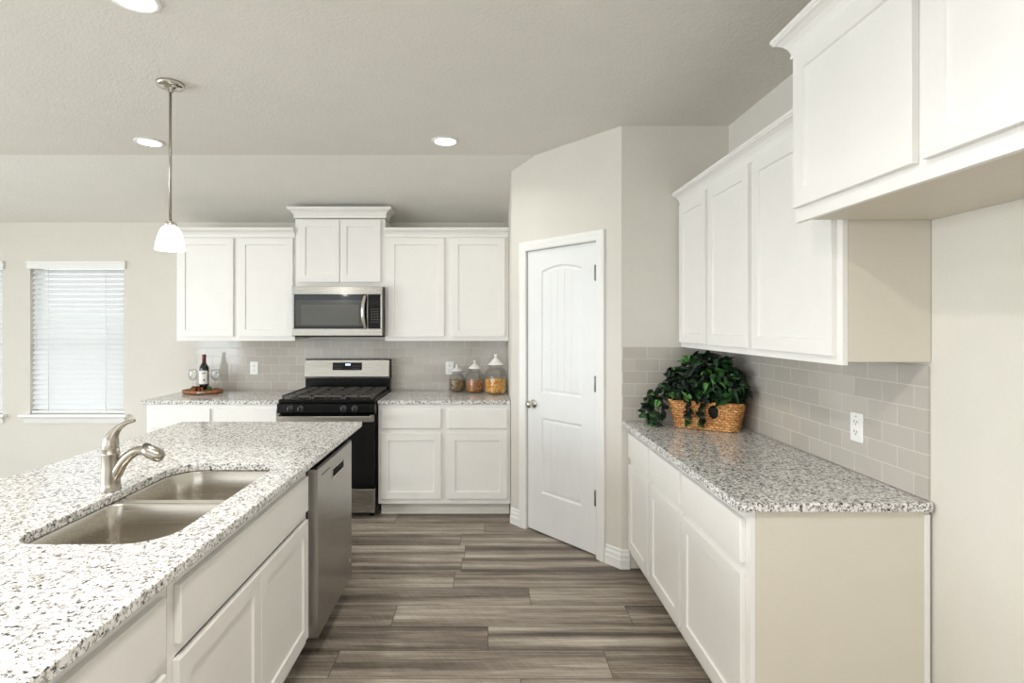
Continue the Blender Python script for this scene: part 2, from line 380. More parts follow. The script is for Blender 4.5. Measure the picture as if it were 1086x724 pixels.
# baseboards
BBP = [(0, 0), (-0.016, 0), (-0.016, 0.055), (-0.012, 0.062), (-0.012, 0.085), (-0.007, 0.095), (-0.007, 0.112), (-0.003, 0.118), (0, 0.118)]
mb = MB(); mb.prism_x(BBP, 0.0, 0.099); mb.prism_x(BBP, 0.887, DL+0.006)
struct('baseboard_pantry', mb, M['trim'], 'white stepped baseboard either side of the pantry door', 'baseboard', loc=(BX_, BYp, 0), rotz=TH)
struct('baseboard_return', MB().prism_x([(AY+y, z) for y, z in BBP], AX-0.012, 0.884), M['trim'], 'short white baseboard beside the far end of the right base cabinet', 'baseboard')
mb = MB(); mb.prism([(RX, REAR_Y), (RX-0.016, REAR_Y), (RX-0.016, 1.78), (RX, 1.78)], 0, 0.115)
struct('baseboard_right', mb, M['trim'], 'white baseboard along the bare part of the right wall', 'baseboard')
mb = MB().prism([(LEFT_X, BY), (-2.73, BY), (-2.73, BY-0.016), (LEFT_X, BY-0.016)], 0, 0.115)
struct('baseboard_back', mb, M['trim'], 'white baseboard under the windows', 'baseboard')
# subway tile
TT = 0.008
struct('wall_tile_back', bx(0, BX_-0.002+2.63, 0, TT, 0.0, 0.454), M['tile'], 'taupe glossy subway tile behind the range', 'backsplash', loc=(-2.63, BY-TT-0.001, 0.916))
struct('wall_tile_right', bx(0, AY-0.012-1.815, 0, TT, 0, 0.454), M['tile'], 'grey subway tile above the long right counter', 'backsplash', loc=(RX-TT-0.001, AY-0.011, 0.916), rotz=-PI/2)
struct('wall_tile_return', bx(0, RX-0.012-AX-0.004, 0, TT, 0, 0.454), M['tile'], 'taupe subway tile patch behind the ivy basket', 'backsplash', loc=(AX+0.004, AY-TT-0.001, 0.916))

# windows
for k, (a, b) in enumerate(WIN):
    mb = MB(); y0, y1 = BY+0.075, BY+0.115
    mb.box(a+.002, a+.045, y0, y1, WZ0+.03, WZ1-.002); mb.box(b-.045, b-.002, y0, y1, WZ0+.03, WZ1-.002)
    mb.box(a+.045, b-.045, y0, y1, WZ1-.05, WZ1-.002); mb.box(a+.045, b-.045, y0, y1, WZ0+.03, WZ0+.075); mb.box(a+.045, b-.045, y0, y1, 1.35, 1.39)
    w = tag(mb.build('window_%d' % (k+1), M['trim'], bevel=.002), ['white framed window behind the blind at the left edge of the picture', 'white framed window behind the fully visible blind'][k], 'window', kind='structure')
    bx(a+.045, b-.045, BY+.093, BY+.097, WZ0+.075, WZ1-.05).build('pane', M['glass'], w)
    mb = MB(); mb.box(a+.003, b-.003, BY-.001, BY+.075, WZ0+.002, WZ0+.028); mb.prism_x([(BY-.002, WZ0+.002), (BY-.045, WZ0+.002), (BY-.05, WZ0+.010), (BY-.045, WZ0+.028), (BY-.002, WZ0+.028)], a-.075, b+.045)
    mb.prism_x([(BY-.001, WZ0-.055), (BY-.012, WZ0-.055), (BY-.022, WZ0-.015), (BY-.03, WZ0+.001), (BY-.001, WZ0+.001)], a-.045, b+.015)
    mb.build('sill', M['trim'], w, bevel=.002)

def crown(mb, x0, x1, yf, z, left=None, right=None, hgt=0.085, out=0.055):
    """crown moulding along a front at y=yf, from x0 to x1; left / right = y where a mitred return stops"""
    k, q = hgt/0.085, out/0.055
    prof = [(0.0, 0), (.009, 0), (.011, .008), (.008, .012), (.010, .022), (.016, .036), (.026, .050), (.040, .060), (.050, .064), (.050, .069), (.055, .072), (.055, .085), (0.0, .085)]
    R = []
    for o, h in prof:
        o *= q; h = z+h*k; r = []
        if left is not None: r.append((x0-o, left, h))
        r.append((x0-(o if left is not None else 0), yf-o, h)); r.append((x1+(o if right is not None else 0), yf-o, h))
        if right is not None: r.append((x1+o, right, h))
        R.append(r)
    V = [[mb.v(*p) for p in r] for r in R]; n = len(V); m = len(V[0])
    for i in range(n):
        for j in range(m-1): mb.f([V[i][j], V[i][j+1], V[(i+1) % n][j+1], V[(i+1) % n][j]])
    mb.f([V[i][0] for i in range(n)]); mb.f([V[i][-1] for i in range(n)][::-1])
    return mb
def shaker(x0, x1, z0, z1, y, t=0.019, st=0.056, rec=0.008):
    """shaker door with its front at y (facing -y)"""
    mb = MB(); sl = 0.003
    ring = lambda i, yy: [(x0+i, yy, z0+i), (x1-i, yy, z0+i), (x1-i, yy, z1-i), (x0+i, yy, z1-i)]
    mb.rings([ring(0, y+t), ring(0, y+.0015), ring(.0015, y), ring(st, y), ring(st+sl, y+rec)], True, True, smooth=False)
    return mb
def slabfront(x0, x1, z0, z1, y, t=0.019):
    mb = MB(); ring = lambda i, yy: [(x0+i, yy, z0+i), (x1-i, yy, z0+i), (x1-i, yy, z1-i), (x0+i, yy, z1-i)]
    mb.rings([ring(0, y+t), ring(0, y+.003), ring(.003, y)], True, True, smooth=False); return mb

# ------------------------------------------------------------------ wall cabinets
def wall_cabinet(label, loc, rotz, w, depth, h, doors, dz0, dz1, crown_kw, end_panel=None, ctop=None, frame=0.019, group=None):
    """local: x along the front, back at y=0, front at -depth, z from the cabinet bottom"""
    t = thing('wall_cabinet', label, 'cabinet', loc, rotz, group)
    mb = MB(); fy = -depth
    mb.box(0, w, fy+.019, 0, 0.012, h); 
    mb.box(.016, w-.016, fy+.019, 0, 0.0115, 0.012)
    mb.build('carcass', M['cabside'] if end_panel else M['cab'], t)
    bx(0, w, fy, fy+.0185, 0, h).build('face_frame', M['cab'], t, bevel=.001)
    for (a, b) in doors: shaker(a, b, dz0, dz1, fy-.020).build('door', M['cab'], t)
    crown(MB(), **crown_kw).build('crown_moulding', M['cab'], t)
    return t
UB = 1.372
# back wall, left of the range
LX0, MX0, MX1, RX1 = -2.615, -1.614, -0.856, 0.187
def s2(x): return x
wall_cabinet('white two-door wall cabinet left of the microwave, behind the pendant lamp', (LX0, BY-.002, UB), 0, MX0-LX0-.002, .33, .88,
             [(.022, .483), (.528, .985)], .036, .865, dict(x0=0, x1=MX0-LX0-.002, yf=-.33, z=.872, left=0, right=None, hgt=.075))
wall_cabinet('white two-door wall cabinet above the glass jars, right of the microwave', (MX1, BY-.002, UB), 0, RX1-MX1, .33, .88,
             [(.025, .500), (.560, 1.012)], .036, .865, dict(x0=0, x1=RX1-MX1, yf=-.33, z=.872, left=None, right=None, hgt=.075))
wall_cabinet('taller white cabinet with its own crown right above the microwave', (MX0, BY-.002, 1.828), 0, MX1-MX0, .332, .572,
             [(.034, .376), (.382, .722)], .038, .562, dict(x0=0, x1=MX1-MX0, yf=-.332, z=.578, left=-.165, right=-.165, hgt=.088))
# right wall
NY = 1.81
RL = AY-.012-NY
t = wall_cabinet('long white three-door wall cabinet above the ivy basket and right counter', (RX-.002, AY-.010, UB), -PI/2, RL, .298, .88,
             [(.022, .412), (.448, .890), (.925, 1.478)], .030, .862, dict(x0=0, x1=RL, yf=-.298, z=.868, left=None, right=None, hgt=.078), end_panel=True)
# over the refrigerator bay
FW = 1.30
t = wall_cabinet('deep white wall cabinet nearest the viewer, over the empty refrigerator space', (RX-.002, NY-.004, 1.85), -PI/2, FW, .462, .552,
             [(.022, .520), (.552, 1.06)], .045, .545, dict(x0=0, x1=FW, yf=-.462, z=.553, left=-.165, right=None, hgt=.085), end_panel=True)

# ------------------------------------------------------------------ base cabinets
def base_cabinet(label, loc, rotz, w, depth, cols, drawers, doors, side_mat=None, open_top=False, kick=True, group=None):
    t = thing('base_cabinet', label, 'cabinet', loc, rotz, group)
    mb = MB(); fy = -depth
    if open_top:
        mb.box(0, .018, fy+.019, 0, .1, .882); mb.box(w-.018, w, fy+.019, 0, .1, .882); mb.box(.018, w-.018, -.012, 0, .1, .882); mb.box(.018, w-.018, fy+.019, -.012, .1, .118)
    else: mb.box(0, w, fy+.019, 0, .1, .882)
    mb.build('carcass', side_mat or M['cab'], t)
    if open_top:
        mb = MB(); mb.box(0, .035, fy, fy+.0185, .1, .882); mb.box(w-.035, w, fy, fy+.0185, .1, .882); mb.box(.035, w-.035, fy, fy+.0185, .845, .882); mb.box(.035, w-.035, fy, fy+.0185, .66, .70); mb.box(.035, w-.035, fy, fy+.0185, .1, .14)
    else: mb = bx(0, w, fy, fy+.0185, .1, .882)
    mb.build('face_frame', M['cab'], t, bevel=.001)
    for a, b in drawers: slabfront(a, b, .695, .846, fy-.020).build('drawer_front', M['cab'], t)
    for a, b in doors: shaker(a, b, .143, .657, fy-.020).build('door', M['cab'], t)
    mb = bx(.01, w-.004, fy+.075, -.02, 0, .0985)
    mb.box(.01, w-.004, fy+.064, fy+.0748, 0, .02)
    mb.build('toe_kick', M['kick'], t)
    if side_mat: bx(w+.0003, w+.006, -.016, -.001, 0, .872).build('scribe_strip', M['cab'], t)
    return t
BD = .628
BF = BY-.010
base_cabinet('white base cabinet on the back wall between the window and the range', (-2.675, BF, 0), 0, MX0-.006+2.675, BD, 2, [(.025, .505), (.545, 1.03)], [(.025, .505), (.545, 1.03)])
base_cabinet('white two-drawer two-door base cabinet under the glass jars', (MX1+.004, BF, 0), 0, RX1-MX1-.004, BD, 2, [(.025, .495), (.548, 1.015)], [(.025, .495), (.548, 1.015)])
base_cabinet('long white base cabinet with three drawers under the right counter', (RX-.010, AY-.012, 0), -PI/2, RL, .602, 3,
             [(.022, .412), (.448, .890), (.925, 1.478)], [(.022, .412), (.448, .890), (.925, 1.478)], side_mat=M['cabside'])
# island (faces +x)
IX = -0.80
ID = .62
t = base_cabinet('white sink base cabinet in the island beside the dishwasher', (IX-ID, 1.345, 0), PI/2, 1.035, ID, 1, [(.028, 1.01)], [(.020, .5165), (.5185, 1.01)], open_top=True)
t = base_cabinet('white drawer cabinet at the near end of the island', (IX-ID, .50, 0), PI/2, .842, ID, 1, [(.05, .812)], [(.05, .812)])
t = tag(MB().prism([(-1.78, .50), (-1.424, .50), (-1.424, 3.03), (-.875, 3.03), (-.875, 3.19), (-1.78, 3.19)], 0, .882).build('island_back_panel', M['cab'], bevel=.002), 'plain white island body behind the sink cabinet, carrying the seating overhang', 'cabinet')

# ------------------------------------------------------------------ countertops
CZ0, CZ1 = .884, .914
def counter(label, outer, holes, mat):
    return tag(MB().slab(outer, holes, CZ0, CZ1).build('countertop', mat, bevel=.004, seg=3), label, 'countertop')
SX0, SX1, SY0, SY1 = -1.314, -.885, 1.462, 2.306
hole = rrect(SX0, SX1, SY0, SY1, [.06, .11, .08, .12], 10)
counter('speckled granite island top, paled by painted glare, with the sink cut into it', [(-1.87, .42), (-.764, .42), (-.764, 3.30), (-1.87, 3.30)], [hole[::-1]], M['granite_isl'])
counter('speckled granite top left of the range, under the tray and wine bottle', [(-2.71, BF-.650), (MX0-.004, BF-.650), (MX0-.004, BF), (-2.71, BF)], [], M['granite_back'])
counter('speckled granite top right of the range, under the glass jars', [(MX1+.002, BF-.650), (RX1+.000, BF-.650), (RX1, BF), (MX1+.002, BF)], [], M['granite_back'])
counter('long speckled granite top, darkened by painted shade, under the ivy basket', [(.842, NY-.020), (RX-.010, NY-.020), (RX-.010, AY-.010), (.842, AY-.010)], [], M['granite'])

# ------------------------------------------------------------------ sink and faucet
t = thing('kitchen_sink', 'double-bowl undermount stainless sink in the island top', 'sink', ((SX0+SX1)/2, (SY0+SY1)/2, .70))
ox, oy = (SX0+SX1)/2, (SY0+SY1)/2
ZT = .8825
L = lambda pts: [(x-ox, y-oy) for x, y in pts]
DIV = 1.905
bowlA = (SX0-.004, SX1+.006, SY0-.006, DIV-.016, [.05, .05, .08, .12])
bowlB = (SX0-.004, SX1+.006, DIV+.016, SY1+.006, [.06, .11, .05, .05])
def ring_b(b, ins, z):
    return [(x-ox, y-oy, z-.70) for x, y in rrect(b[0]+ins, b[1]-ins, b[2]+ins, b[3]-ins, [max(.02, r-ins) for r in b[4]], 8)]
mb = MB(); loops = mb.holed(L(rrect(SX0-.03, SX1+.035, SY0-.035, SY1+.03, .12, 8)), [L(rrect(b[0], b[1], b[2], b[3], b[4], 8))[::-1] for b in (bowlA, bowlB)], lambda p: (p[0], p[1], ZT-.70))
mb.build('rim', M['sinksteel'], t)
for b, dep in ((bowlA, .20), (bowlB, .18)):
    mb = MB(); R = [ring_b(b, 0, ZT-.0002), ring_b(b, .003, ZT-.006), ring_b(b, .010, ZT-.09), ring_b(b, .016, ZT-dep+.04), ring_b(b, .026, ZT-dep+.014), ring_b(b, .05, ZT-dep+.002), ring_b(b, .10, ZT-dep)]
    mb.rings(R, False, True); bw = mb.build('bowl', M['sinksteel'], t, recalc=False)
    bw.modifiers.new('solid', 'SOLIDIFY').thickness = -.0015
    cx, cy = (b[0]+b[1])/2-ox, (b[2]+b[3])/2-oy
    MB().lathe([(.045, ZT-dep+.001-.70), (.045, ZT-dep+.004-.70), (.034, ZT-dep+.004-.70), (.03, ZT-dep+.0015-.70), (.001, ZT-dep+.0015-.70)], cx, cy).build('drain', M['chrome'], bw)
FX, FY = -1.353, 1.935
t = thing('kitchen_faucet', 'brushed nickel single-lever pull-out faucet behind the island sink', 'faucet', (FX, FY, CZ1))
MB().lathe([(.034, .0005), (.034, .004), (.0315, .007), (.0305, .03), (.0295, .08), (.028, .125), (.029, .13), (.029, .136), (.027, .137), (.027, .150), (.001, .151)]).build('body', M['nickel'], t)
MB().tube([(-.002, 0, .148), (-.001, 0, .165), (.003, 0, .185), (.013, 0, .205), (.030, 0, .225), (.056, 0, .242), (.086, 0, .251)], [.027, .027, .0235, .0165, .011, .008, .0055], n=14).build('lever', M['nickel'], t)
sp = MB().tube([(.002, 0, .028), (.018, 0, .058), (.040, 0, .095), (.068, 0, .126), (.100, 0, .143), (.126, 0, .141)], [.020, .022, .0195, .0175, .0165, .0165], n=14).build('spout', M['nickel'], t)
MB().tube([(.122, 0, .1415), (.135, 0, .141), (.155, 0, .133), (.172, 0, .124), (.185, 0, .116)], [.018, .0235, .0245, .0235, .016], n=14).build('spray_head', M['nickel'], t)
MB().tube([(.116, 0, .160), (.128, 0, .1655), (.146, 0, .161)], [.004, .006, .004], n=8).build('spray_button', M['darkgrey'], t)

# ------------------------------------------------------------------ dishwasher (faces +x)
t = thing('dishwasher', 'stainless dishwasher with a pocket handle built into the island end', 'dishwasher', (IX-.60, 2.395, 0), PI/2)
dw = .600
bx(.004, dw-.004, -.60, 0, .10, .868).build('tub_casing', M['darkgrey'], t)
mb = MB(); ff = -.648; hx0, hx1, hz0, hz1 = .225, .425, .765, .803
mb.box(.002, hx0, ff, -.601, .112, .862).box(hx1, dw-.002, ff, -.601, .112, .862).box(hx0, hx1, ff, -.601, .112, hz0).box(hx0, hx1, ff, -.601, hz1, .862)
d = mb.build('door', M['steeldark'], t)
bx(.002, dw-.002, ff+.004, -.602, .8623, .872).build('control_strip', M['black'], t)
h = bx(hx0+.002, hx1-.002, ff+.03, -.603, hz0+.002, hz1-.002).build('pocket_handle', M['black'], d)
mb = MB()
mb.box(hx0-.008, hx1+.008, ff-.003, ff-.0005, hz1, hz1+.007).box(hx0-.008, hx1+.008, ff-.003, ff-.0005, hz0-.007, hz0).box(hx0-.008, hx0, ff-.003, ff-.0005, hz0, hz1).box(hx1, hx1+.008, ff-.003, ff-.0005, hz0, hz1)
mb.build('handle_trim', M['chrome'], d)
bx(.055, .19, ff-.0012, ff-.0003, .822, .827).build('name_strip', M['ink'], d)
MB().lathe_axis([(.012, 0), (.012, .0012), (.001, .0013)], (.555, ff-.0003, .215), (0, -1, 0)).build('round_emblem', M['chrome'], d)
bx(.004, dw-.004, -.535, -.02, .0, .0985).build('kick_plate', M['black'], t)

# ------------------------------------------------------------------ range
RW = .752
t = thing('gas_range', 'stainless and black gas range between the two back counters', 'range', (MX0+.001, BY-.012, 0))
bx(0, RW, -.645, 0, .045, .905).build('body', M['black'], t, bevel=.002)
for x in (.05, RW-.05):
    for y in (-.6, -.06): MB().lathe([(.018, 0), (.018, .044)], x, y, 12).build('foot', M['black'], t)
# cooktop
mb = MB(); mb.rings([rr for rr in ([(x, y, z) for x, y in rrect(-.001+i, RW+.001-i, -.70+i, -.075, .012, 4)] for i, z in ((.003, .906), (0, .909), (0, .925), (.006, .930)))], True, True, smooth=False)
mb.build('cooktop', M['black'], t)
for bxx, byy, r in ((.17, -.56, .045), (.17, -.24, .035), (.376, -.40, .04), (.585, -.56, .05), (.585, -.24, .035)):
    MB().lathe([(r*1.25, .9305), (r*1.25, .935), (r, .936), (r, .944), (r*.9, .947), (.002, .947)], bxx, byy, 20).build('burner', M['castiron'], t)
for gx0, gx1 in ((.022, .250), (.256, .496), (.502, .730)):
    mb = MB(); gy0, gy1, zt = -.675, -.11, .960
    for x in (gx0+.006, gx1-.006, (gx0+gx1)/2): mb.box(x-.006, x+.006, gy0, gy1, zt-.014, zt)
    for y in (gy0+.006, gy1-.006, (gy0+gy1)/2, gy0+.14, gy1-.14): mb.box(gx0, gx1, y-.006, y+.006, zt-.014, zt-.0005)
    for x in (gx0+.006, gx1-.006):
        for y in (gy0+.006, gy1-.006): mb.box(x-.007, x+.007, y-.007, y+.007, .9305, zt-.01)
    mb.build('grate', M['castiron'], t)
# front control panel
MB().prism_x([(-.646, .822), (-.70, .822), (-.725, .832), (-.722, .895), (-.70, .904), (-.646, .904)], -.001, RW+.001).build('control_panel', M['black'], t, bevel=.002)
for x in (.105, .185, .515, .600):
    k = MB().lathe_axis([(.026, 0), (.026, .006), (.021, .008), (.019, .028), (.016, .030), (.001, .030)], (x, -.7235, .862), (0, -1, 0)).build('knob', M['darkgrey'], t)
    bx(x-.003, x+.003, -.762, -.754, .844, .880).build('knob_grip', M['black'], k)
# oven door
d = bx(.006, RW-.006, -.700, -.646, .246, .818).build('oven_door', M['blackglass'], t, bevel=.004)
bx(.10, RW-.10, -.7012, -.7003, .34, .68).build('door_window', M['blackglass'], d)
mb = bx(.014, RW-.014, -.775, -.757, .768, .812)
hd = mb.build('handle', M['steel'], d, bevel=.004)
for x in (.006, RW-.034): bx(x, x+.028, -.7565, -.7005, .766, .814).build('handle_mount', M['steel'], d, bevel=.002)
bx(.006, RW-.006, -.700, -.646, .052, .238).build('drawer', M['steel'], t, bevel=.006)
# backguard
MB().prism_x([(-.002, .906), (-.07, .906), (-.07, 1.03), (-.002, 1.03)], 0, RW).build('backguard_riser', M['black'], t)
g = MB().prism_x([(-.014, 1.031), (-.088, 1.031), (-.091, 1.05), (-.072, 1.196), (-.014, 1.196)], -.001, RW-.004).build('backguard', M['steel'], t, bevel=.003)
MB().prism_x([(-.013, 1.03), (-.001, 1.03), (-.001, 1.203), (-.07, 1.203), (-.066, 1.1975), (-.013, 1.1975)], -.002, RW+.003).build('backguard_shell', M['black'], t)
def on_guard(x0, x1, z0, z1, lift):
    yy = lambda z: -.091+(z-1.05)*(.019/.146)-lift
    return MB().prism_x([(yy(z0)+.0015, z0), (yy(z0), z0), (yy(z1), z1), (yy(z1)+.0015, z1)], x0, x1)
dp = on_guard(.245, .505, 1.105, 1.172, .002).build('display', M['blackglass'], g)
for x in (.360, .371, .384, .395): on_guard(x, x+.007, 1.146, 1.162, .0028).build('clock_digit', M['digit'], dp)
for i in range(4):
    for j in range(2):
        for s0 in (.262, .425):
            x = s0+i*.018; z = 1.118+j*.02; yy = -.091+(z-1.05)*(.019/.146)-.0022
            bx(x, x+.006, yy-.0006, yy, z, z+.003).build('touch_key', M['hinge'], dp)

# ------------------------------------------------------------------ microwave
MWW = .744
t = thing('microwave', 'stainless over-the-range microwave with a black glass door', 'microwave', (-1.604, BY-.004, 1.405))
bx(0, MWW, -.40, 0, .012, .418).build('casing', M['darkgrey'], t, bevel=.002)
bx(.01, MWW-.01, -.40, -.01, 0, .0115).build('vent_grille', M['black'], t)
mf = -.440; U = lambda px: (px-85)/850*MWW; V = lambda py: .412-(py-130)/470*.412+.006
ux = U(802)
mb = MB()
mb.box(0, ux-.0012, mf, -.401, V(203), .418).box(0, ux-.0012, mf, -.401, .014, V(527)).box(0, U(105), mf, -.401, V(527), V(203)).box(U(795), ux-.0012, mf, -.401, V(527), V(203))
d = mb.build('door', M['steel'], t, bevel=.0015)
bx(U(105)+.0005, U(795)-.0005, mf+.002, -.402, V(527)+.0005, V(203)-.0005).build('door_glass', M['blackglass'], d)
n_ = N('oven_screen'); n_.p(base=(0.085, 0.082, 0.072), rough=0.25); M['screen'] = n_.m
n_ = N('oven_screen_border'); n_.p(base=(0.05, 0.048, 0.04), rough=0.2); M['screen2'] = n_.m
bx(U(120), U(745), mf+.001, mf+.0018, V(500), V(258)).build('window_border', M['screen2'], d)
bx(U(172), U(715), mf+.0003, mf+.0009, V(490), V(300)).build('window_screen', M['screen'], d)
MB().tube([(U(775), mf-.012, V(222)), (U(765), mf-.032, V(290)), (U(762), mf-.038, V(365)), (U(765), mf-.032, V(440)), (U(775), mf-.012, V(512))], [.013, .015, .0155, .015, .013], n=12).build('handle', M['chrome'], d)
for q in (232, 520): bx(U(775)-.008, U(775)+.008, mf-.008, mf-.0003, V(q), V(q-18)).build('handle_mount', M['chrome'], d)
mb = MB(); mb.box(ux+.0002, MWW, mf, -.401, V(203), .418).box(ux+.0002, MWW, mf, -.401, .014, V(527)).box(U(922), MWW, mf, -.401, V(527), V(203))
mb.build('panel_frame', M['steel'], t, bevel=.0015)
cp = bx(ux+.0005, U(922)-.0005, mf+.001, -.402, V(527)+.0005, V(203)-.0005).build('keypad_panel', M['blackglass'], t)
for r in range(6):
    for c in range(3):
        bx(U(832+c*27), U(832+c*27)+.010, mf+.0001, mf+.0008, V(345+r*24), V(345+r*24)+.004).build('key', M['hinge'], cp)
bx(U(818), U(905), mf+.0001, mf+.0008, V(300), V(268)).build('clock_window', M['black'], cp)

# ------------------------------------------------------------------ pantry door
door = struct('door_1', MB().box(D0+.003, D1-.003, .030, .062, .012, DTOP-.003), M['doorpaint'], 'white two-panel arched-top pantry door with plank grooves', 'door', loc=(BX_, BYp, 0), rotz=TH)
PX0, PX1 = .306, .677
arch = lambda x: 1.893+.034*(1-((x-(PX0+PX1)/2)/((PX1-PX0)/2))**2)
def panel_loop(z0, top, i, n=16):
    xs = [PX0+i+(PX1-PX0-2*i)*k/n for k in range(n+1)]
    return [(PX0+i, z0+i), (PX1-i, z0+i)]+[(x, (top(x) if callable(top) else top)-i) for x in xs[::-1]]
mb = MB()
for z0, top in ((1.02, arch), (.295, .84)):
    pass
outer = [(D0+.003, .012), (D1-.003, .012), (D1-.003, DTOP-.003), (D0+.003, DTOP-.003)]
mb.holed(outer, [panel_loop(1.02, arch, 0)[::-1], panel_loop(.295, .84, 0)[::-1]], lambda p: (p[0], .012, p[1]))
mb.rings([[(x, y, z) for x, z in outer] for y in (.012, .0299)], False, False, smooth=False)
for z0, top in ((1.02, arch), (.295, .84)):
    mb.rings([[(x, y, z) for x, z in panel_loop(z0, top, i)] for i, y in ((0, .012), (.008, .022), (.014, .024), (.030, .0175))], False, False, smooth=False)
    # grooved planks in the raised field
    xa, xb = PX0+.030, PX1-.030; np_ = 5; cols = []
    for k in range(np_):
        a, b = xa+(xb-xa)*k/np_, xa+(xb-xa)*(k+1)/np_
        cols += [(a, .0175 if k == 0 else .0205), (a+(0 if k == 0 else .003), .0175), (b-(0 if k == np_-1 else .003), .0175)]
    cols.append((xb, .0175))
    lo = [mb.v(x, y, z0+.030) for x, y in cols]; hi = [mb.v(x, y, (top(x) if callable(top) else top)-.030) for x, y in cols]
    for k in range(len(cols)-1):
        if cols[k+1][0]-cols[k][0] > 1e-6: mb.f([lo[k], lo[k+1], hi[k+1], hi[k]])
bmesh.ops.remove_doubles(mb.bm, verts=mb.bm.verts[:], dist=1e-5)
mb.build('panel_face', M['doorpaint'], door)
k = MB().lathe_axis([(.032, 0), (.032, .004), (.028, .007), (.013, .009), (.012, .028), (.024, .036), (.029, .048), (.028, .060), (.018, .068), (.001, .070)], (D0+.062, .0118, .93), (0, -1, 0)).build('knob', M['chrome'], door)
for z in (1.80, 1.08, .34):
    mb = MB(); mb.lathe([(.001, z-.008), (.006, z-.006), (.0085, z), (.0085, z+.09), (.006, z+.096), (.001, z+.099)], D1-.009, -.003, 12)
    mb.build('hinge', M['hinge'], door)
# casing
mb = MB(); cw = .066
prof = [(0, 0), (0, -.010), (.008, -.014), (.030, -.016), (.040, -.019), (.058, -.019), (.066, -.014), (.066, 0)]     # from the opening outwards
x0, x1, zt = D0-.001, D1+.001, DTOP+.002
Vv = [[mb.v(*p) for p in ((x0-o, y-.0005, 0), (x0-o, y-.0005, zt+o), (x1+o, y-.0005, zt+o), (x1+o, y-.0005, 0))] for o, y in prof]
n_p = len(Vv)
for i in range(n_p):
    for j in range(3): mb.f([Vv[i][j], Vv[i][j+1], Vv[(i+1) % n_p][j+1], Vv[(i+1) % n_p][j]])
mb.f([r[0] for r in Vv]); mb.f([r[3] for r in Vv][::-1])
struct('trim_1', mb, M['trim'], 'white moulded casing around the pantry door', 'door trim', loc=(BX_, BYp, 0), rotz=TH)

# ------------------------------------------------------------------ blinds
for k, (a, b) in enumerate(WIN):
    t = thing('window_blind', ['white slatted blind cut off by the left edge of the picture', 'white slatted blind lowered over the whole window, left of the wall cabinets'][k], 'blind', ((a+b)/2, BY+.03, WZ0+.03), 0, 'white window blinds')
    hw = (b-a)/2-.006; top = WZ1-(WZ0+.03)
    MB().box(-hw, hw, -.02, .03, top-.05, top-.004).build('headrail', M['trim'], t)
    MB().prism_x([(-.032, top-.062), (-.048, top-.062), (-.052, top-.05), (-.048, top-.02), (-.056, top-.004), (-.056, top+.006), (-.032, top+.006)], -hw-.024, hw+.024).build('valance', M['trim'], t)
    mb = MB(); z = .062; q = math.radians(58)
    while z < top-.06:
        pts = []
        for i in range(5):
            u = (i/4-.5)*.050; cc = .0025*(1-(2*i/4-1)**2)
            pts.append((math.cos(q)*u-math.sin(q)*cc, math.sin(q)*u+math.cos(q)*cc+z))
        low = [(y+.0012, zz-.0016) for y, zz in pts]
        mb.prism_x(pts+low[::-1], -hw, hw); z += .0455
    mb.build('slat', M['slat'], t)
    bx(-hw, hw, -.022, .022, .006, .024).build('bottom_rail', M['trim'], t, bevel=.002)
    for x in (-.26, .26):
        MB().tube([(x, -.030, .02), (x, -.030, top-.05)], .003, n=6, sub=1).build('ladder_cord', M['trim'], t)
    MB().tube([(-hw+.06, -.042, top-.06), (-hw+.06, -.044, top-.80)], .004, n=8, sub=1).build('tilt_wand', M['trim'], t)

# ------------------------------------------------------------------ ceiling lights
def lamp_disc(parent, z, power, size, color=WARM, spread=150):
    ld = bpy.data.lights.new('lamp_light', 'AREA'); ld.shape = 'DISK'; ld.size = size; ld.energy = power; ld.color = color; ld.spread = math.radians(spread)
    o = bpy.data.objects.new('lamp_light', ld); COL.objects.link(o); o.parent = parent; o.location = (0, 0, z)
def recessed(label, x, y, power=P_CAN):
    t = thing('recessed_light', label, 'ceiling light', (x, y, HC), 0, 'recessed ceiling lights')
    MB().lathe([(.070, -.0005), (.092, -.0005), (.090, -.006), (.074, -.010), (.070, -.006)], close0=False, close1=False).build('trim_ring', M['trim'], t)
    MB().lathe([(.069, -.0008), (.069, -.006), (.05, -.009), (.001, -.010)]).build('lens', M['lamp'], t)
    lamp_disc(t, -.014, power, .13)
recessed('round recessed ceiling light nearest the pantry door', -.277, 3.60)
recessed('round recessed ceiling light seen behind the pendant rod', -2.27, 3.62, P_CAN*.5)
recessed('round recessed ceiling light over the aisle near the refrigerator space, outside the picture', -.277, 0.45, P_NEAR)
recessed('round recessed ceiling light over the near end of the island, outside the picture', -1.33, 0.45, P_NEAR)
recessed('round recessed ceiling light cut off by the top edge of the picture', -1.33, 2.03)
t = thing('pendant_light', 'small nickel pendant lamp with a lit white glass dome over the island', 'pendant lamp', (-1.612, 2.74, HC))
MB().lathe([(.065, -.0005), (.065, -.012), (.060, -.020), (.038, -.026), (.018, -.030), (.012, -.048), (.001, -.049)]).build('canopy', M['chrome'], t)
zs = 1.51+(344-235)/208-HC
MB().lathe([(.0065, -.0495), (.0065, zs+.002)], n=12).build('rod', M['nickel'], t)
MB().lathe([(.010, zs+.0015), (.022, zs-.002), (.030, zs-.012), (.030, zs-.022), (.001, zs-.023)]).build('socket_cap', M['chrome'], t)
MB().lathe([(.025, zs-.0235), (.037, zs-.030), (.049, zs-.050), (.060, zs-.085), (.067, zs-.120), (.070, zs-.145), (.066, zs-.145), (.063, zs-.120), (.056, zs-.085), (.045, zs-.050), (.022, zs-.034)], close0=False, close1=False).build('lamp_shade', M['shade'], t)
MB().ball((0, 0, zs-.085), .026, sub=2).build('bulb', M['lamp'], t)
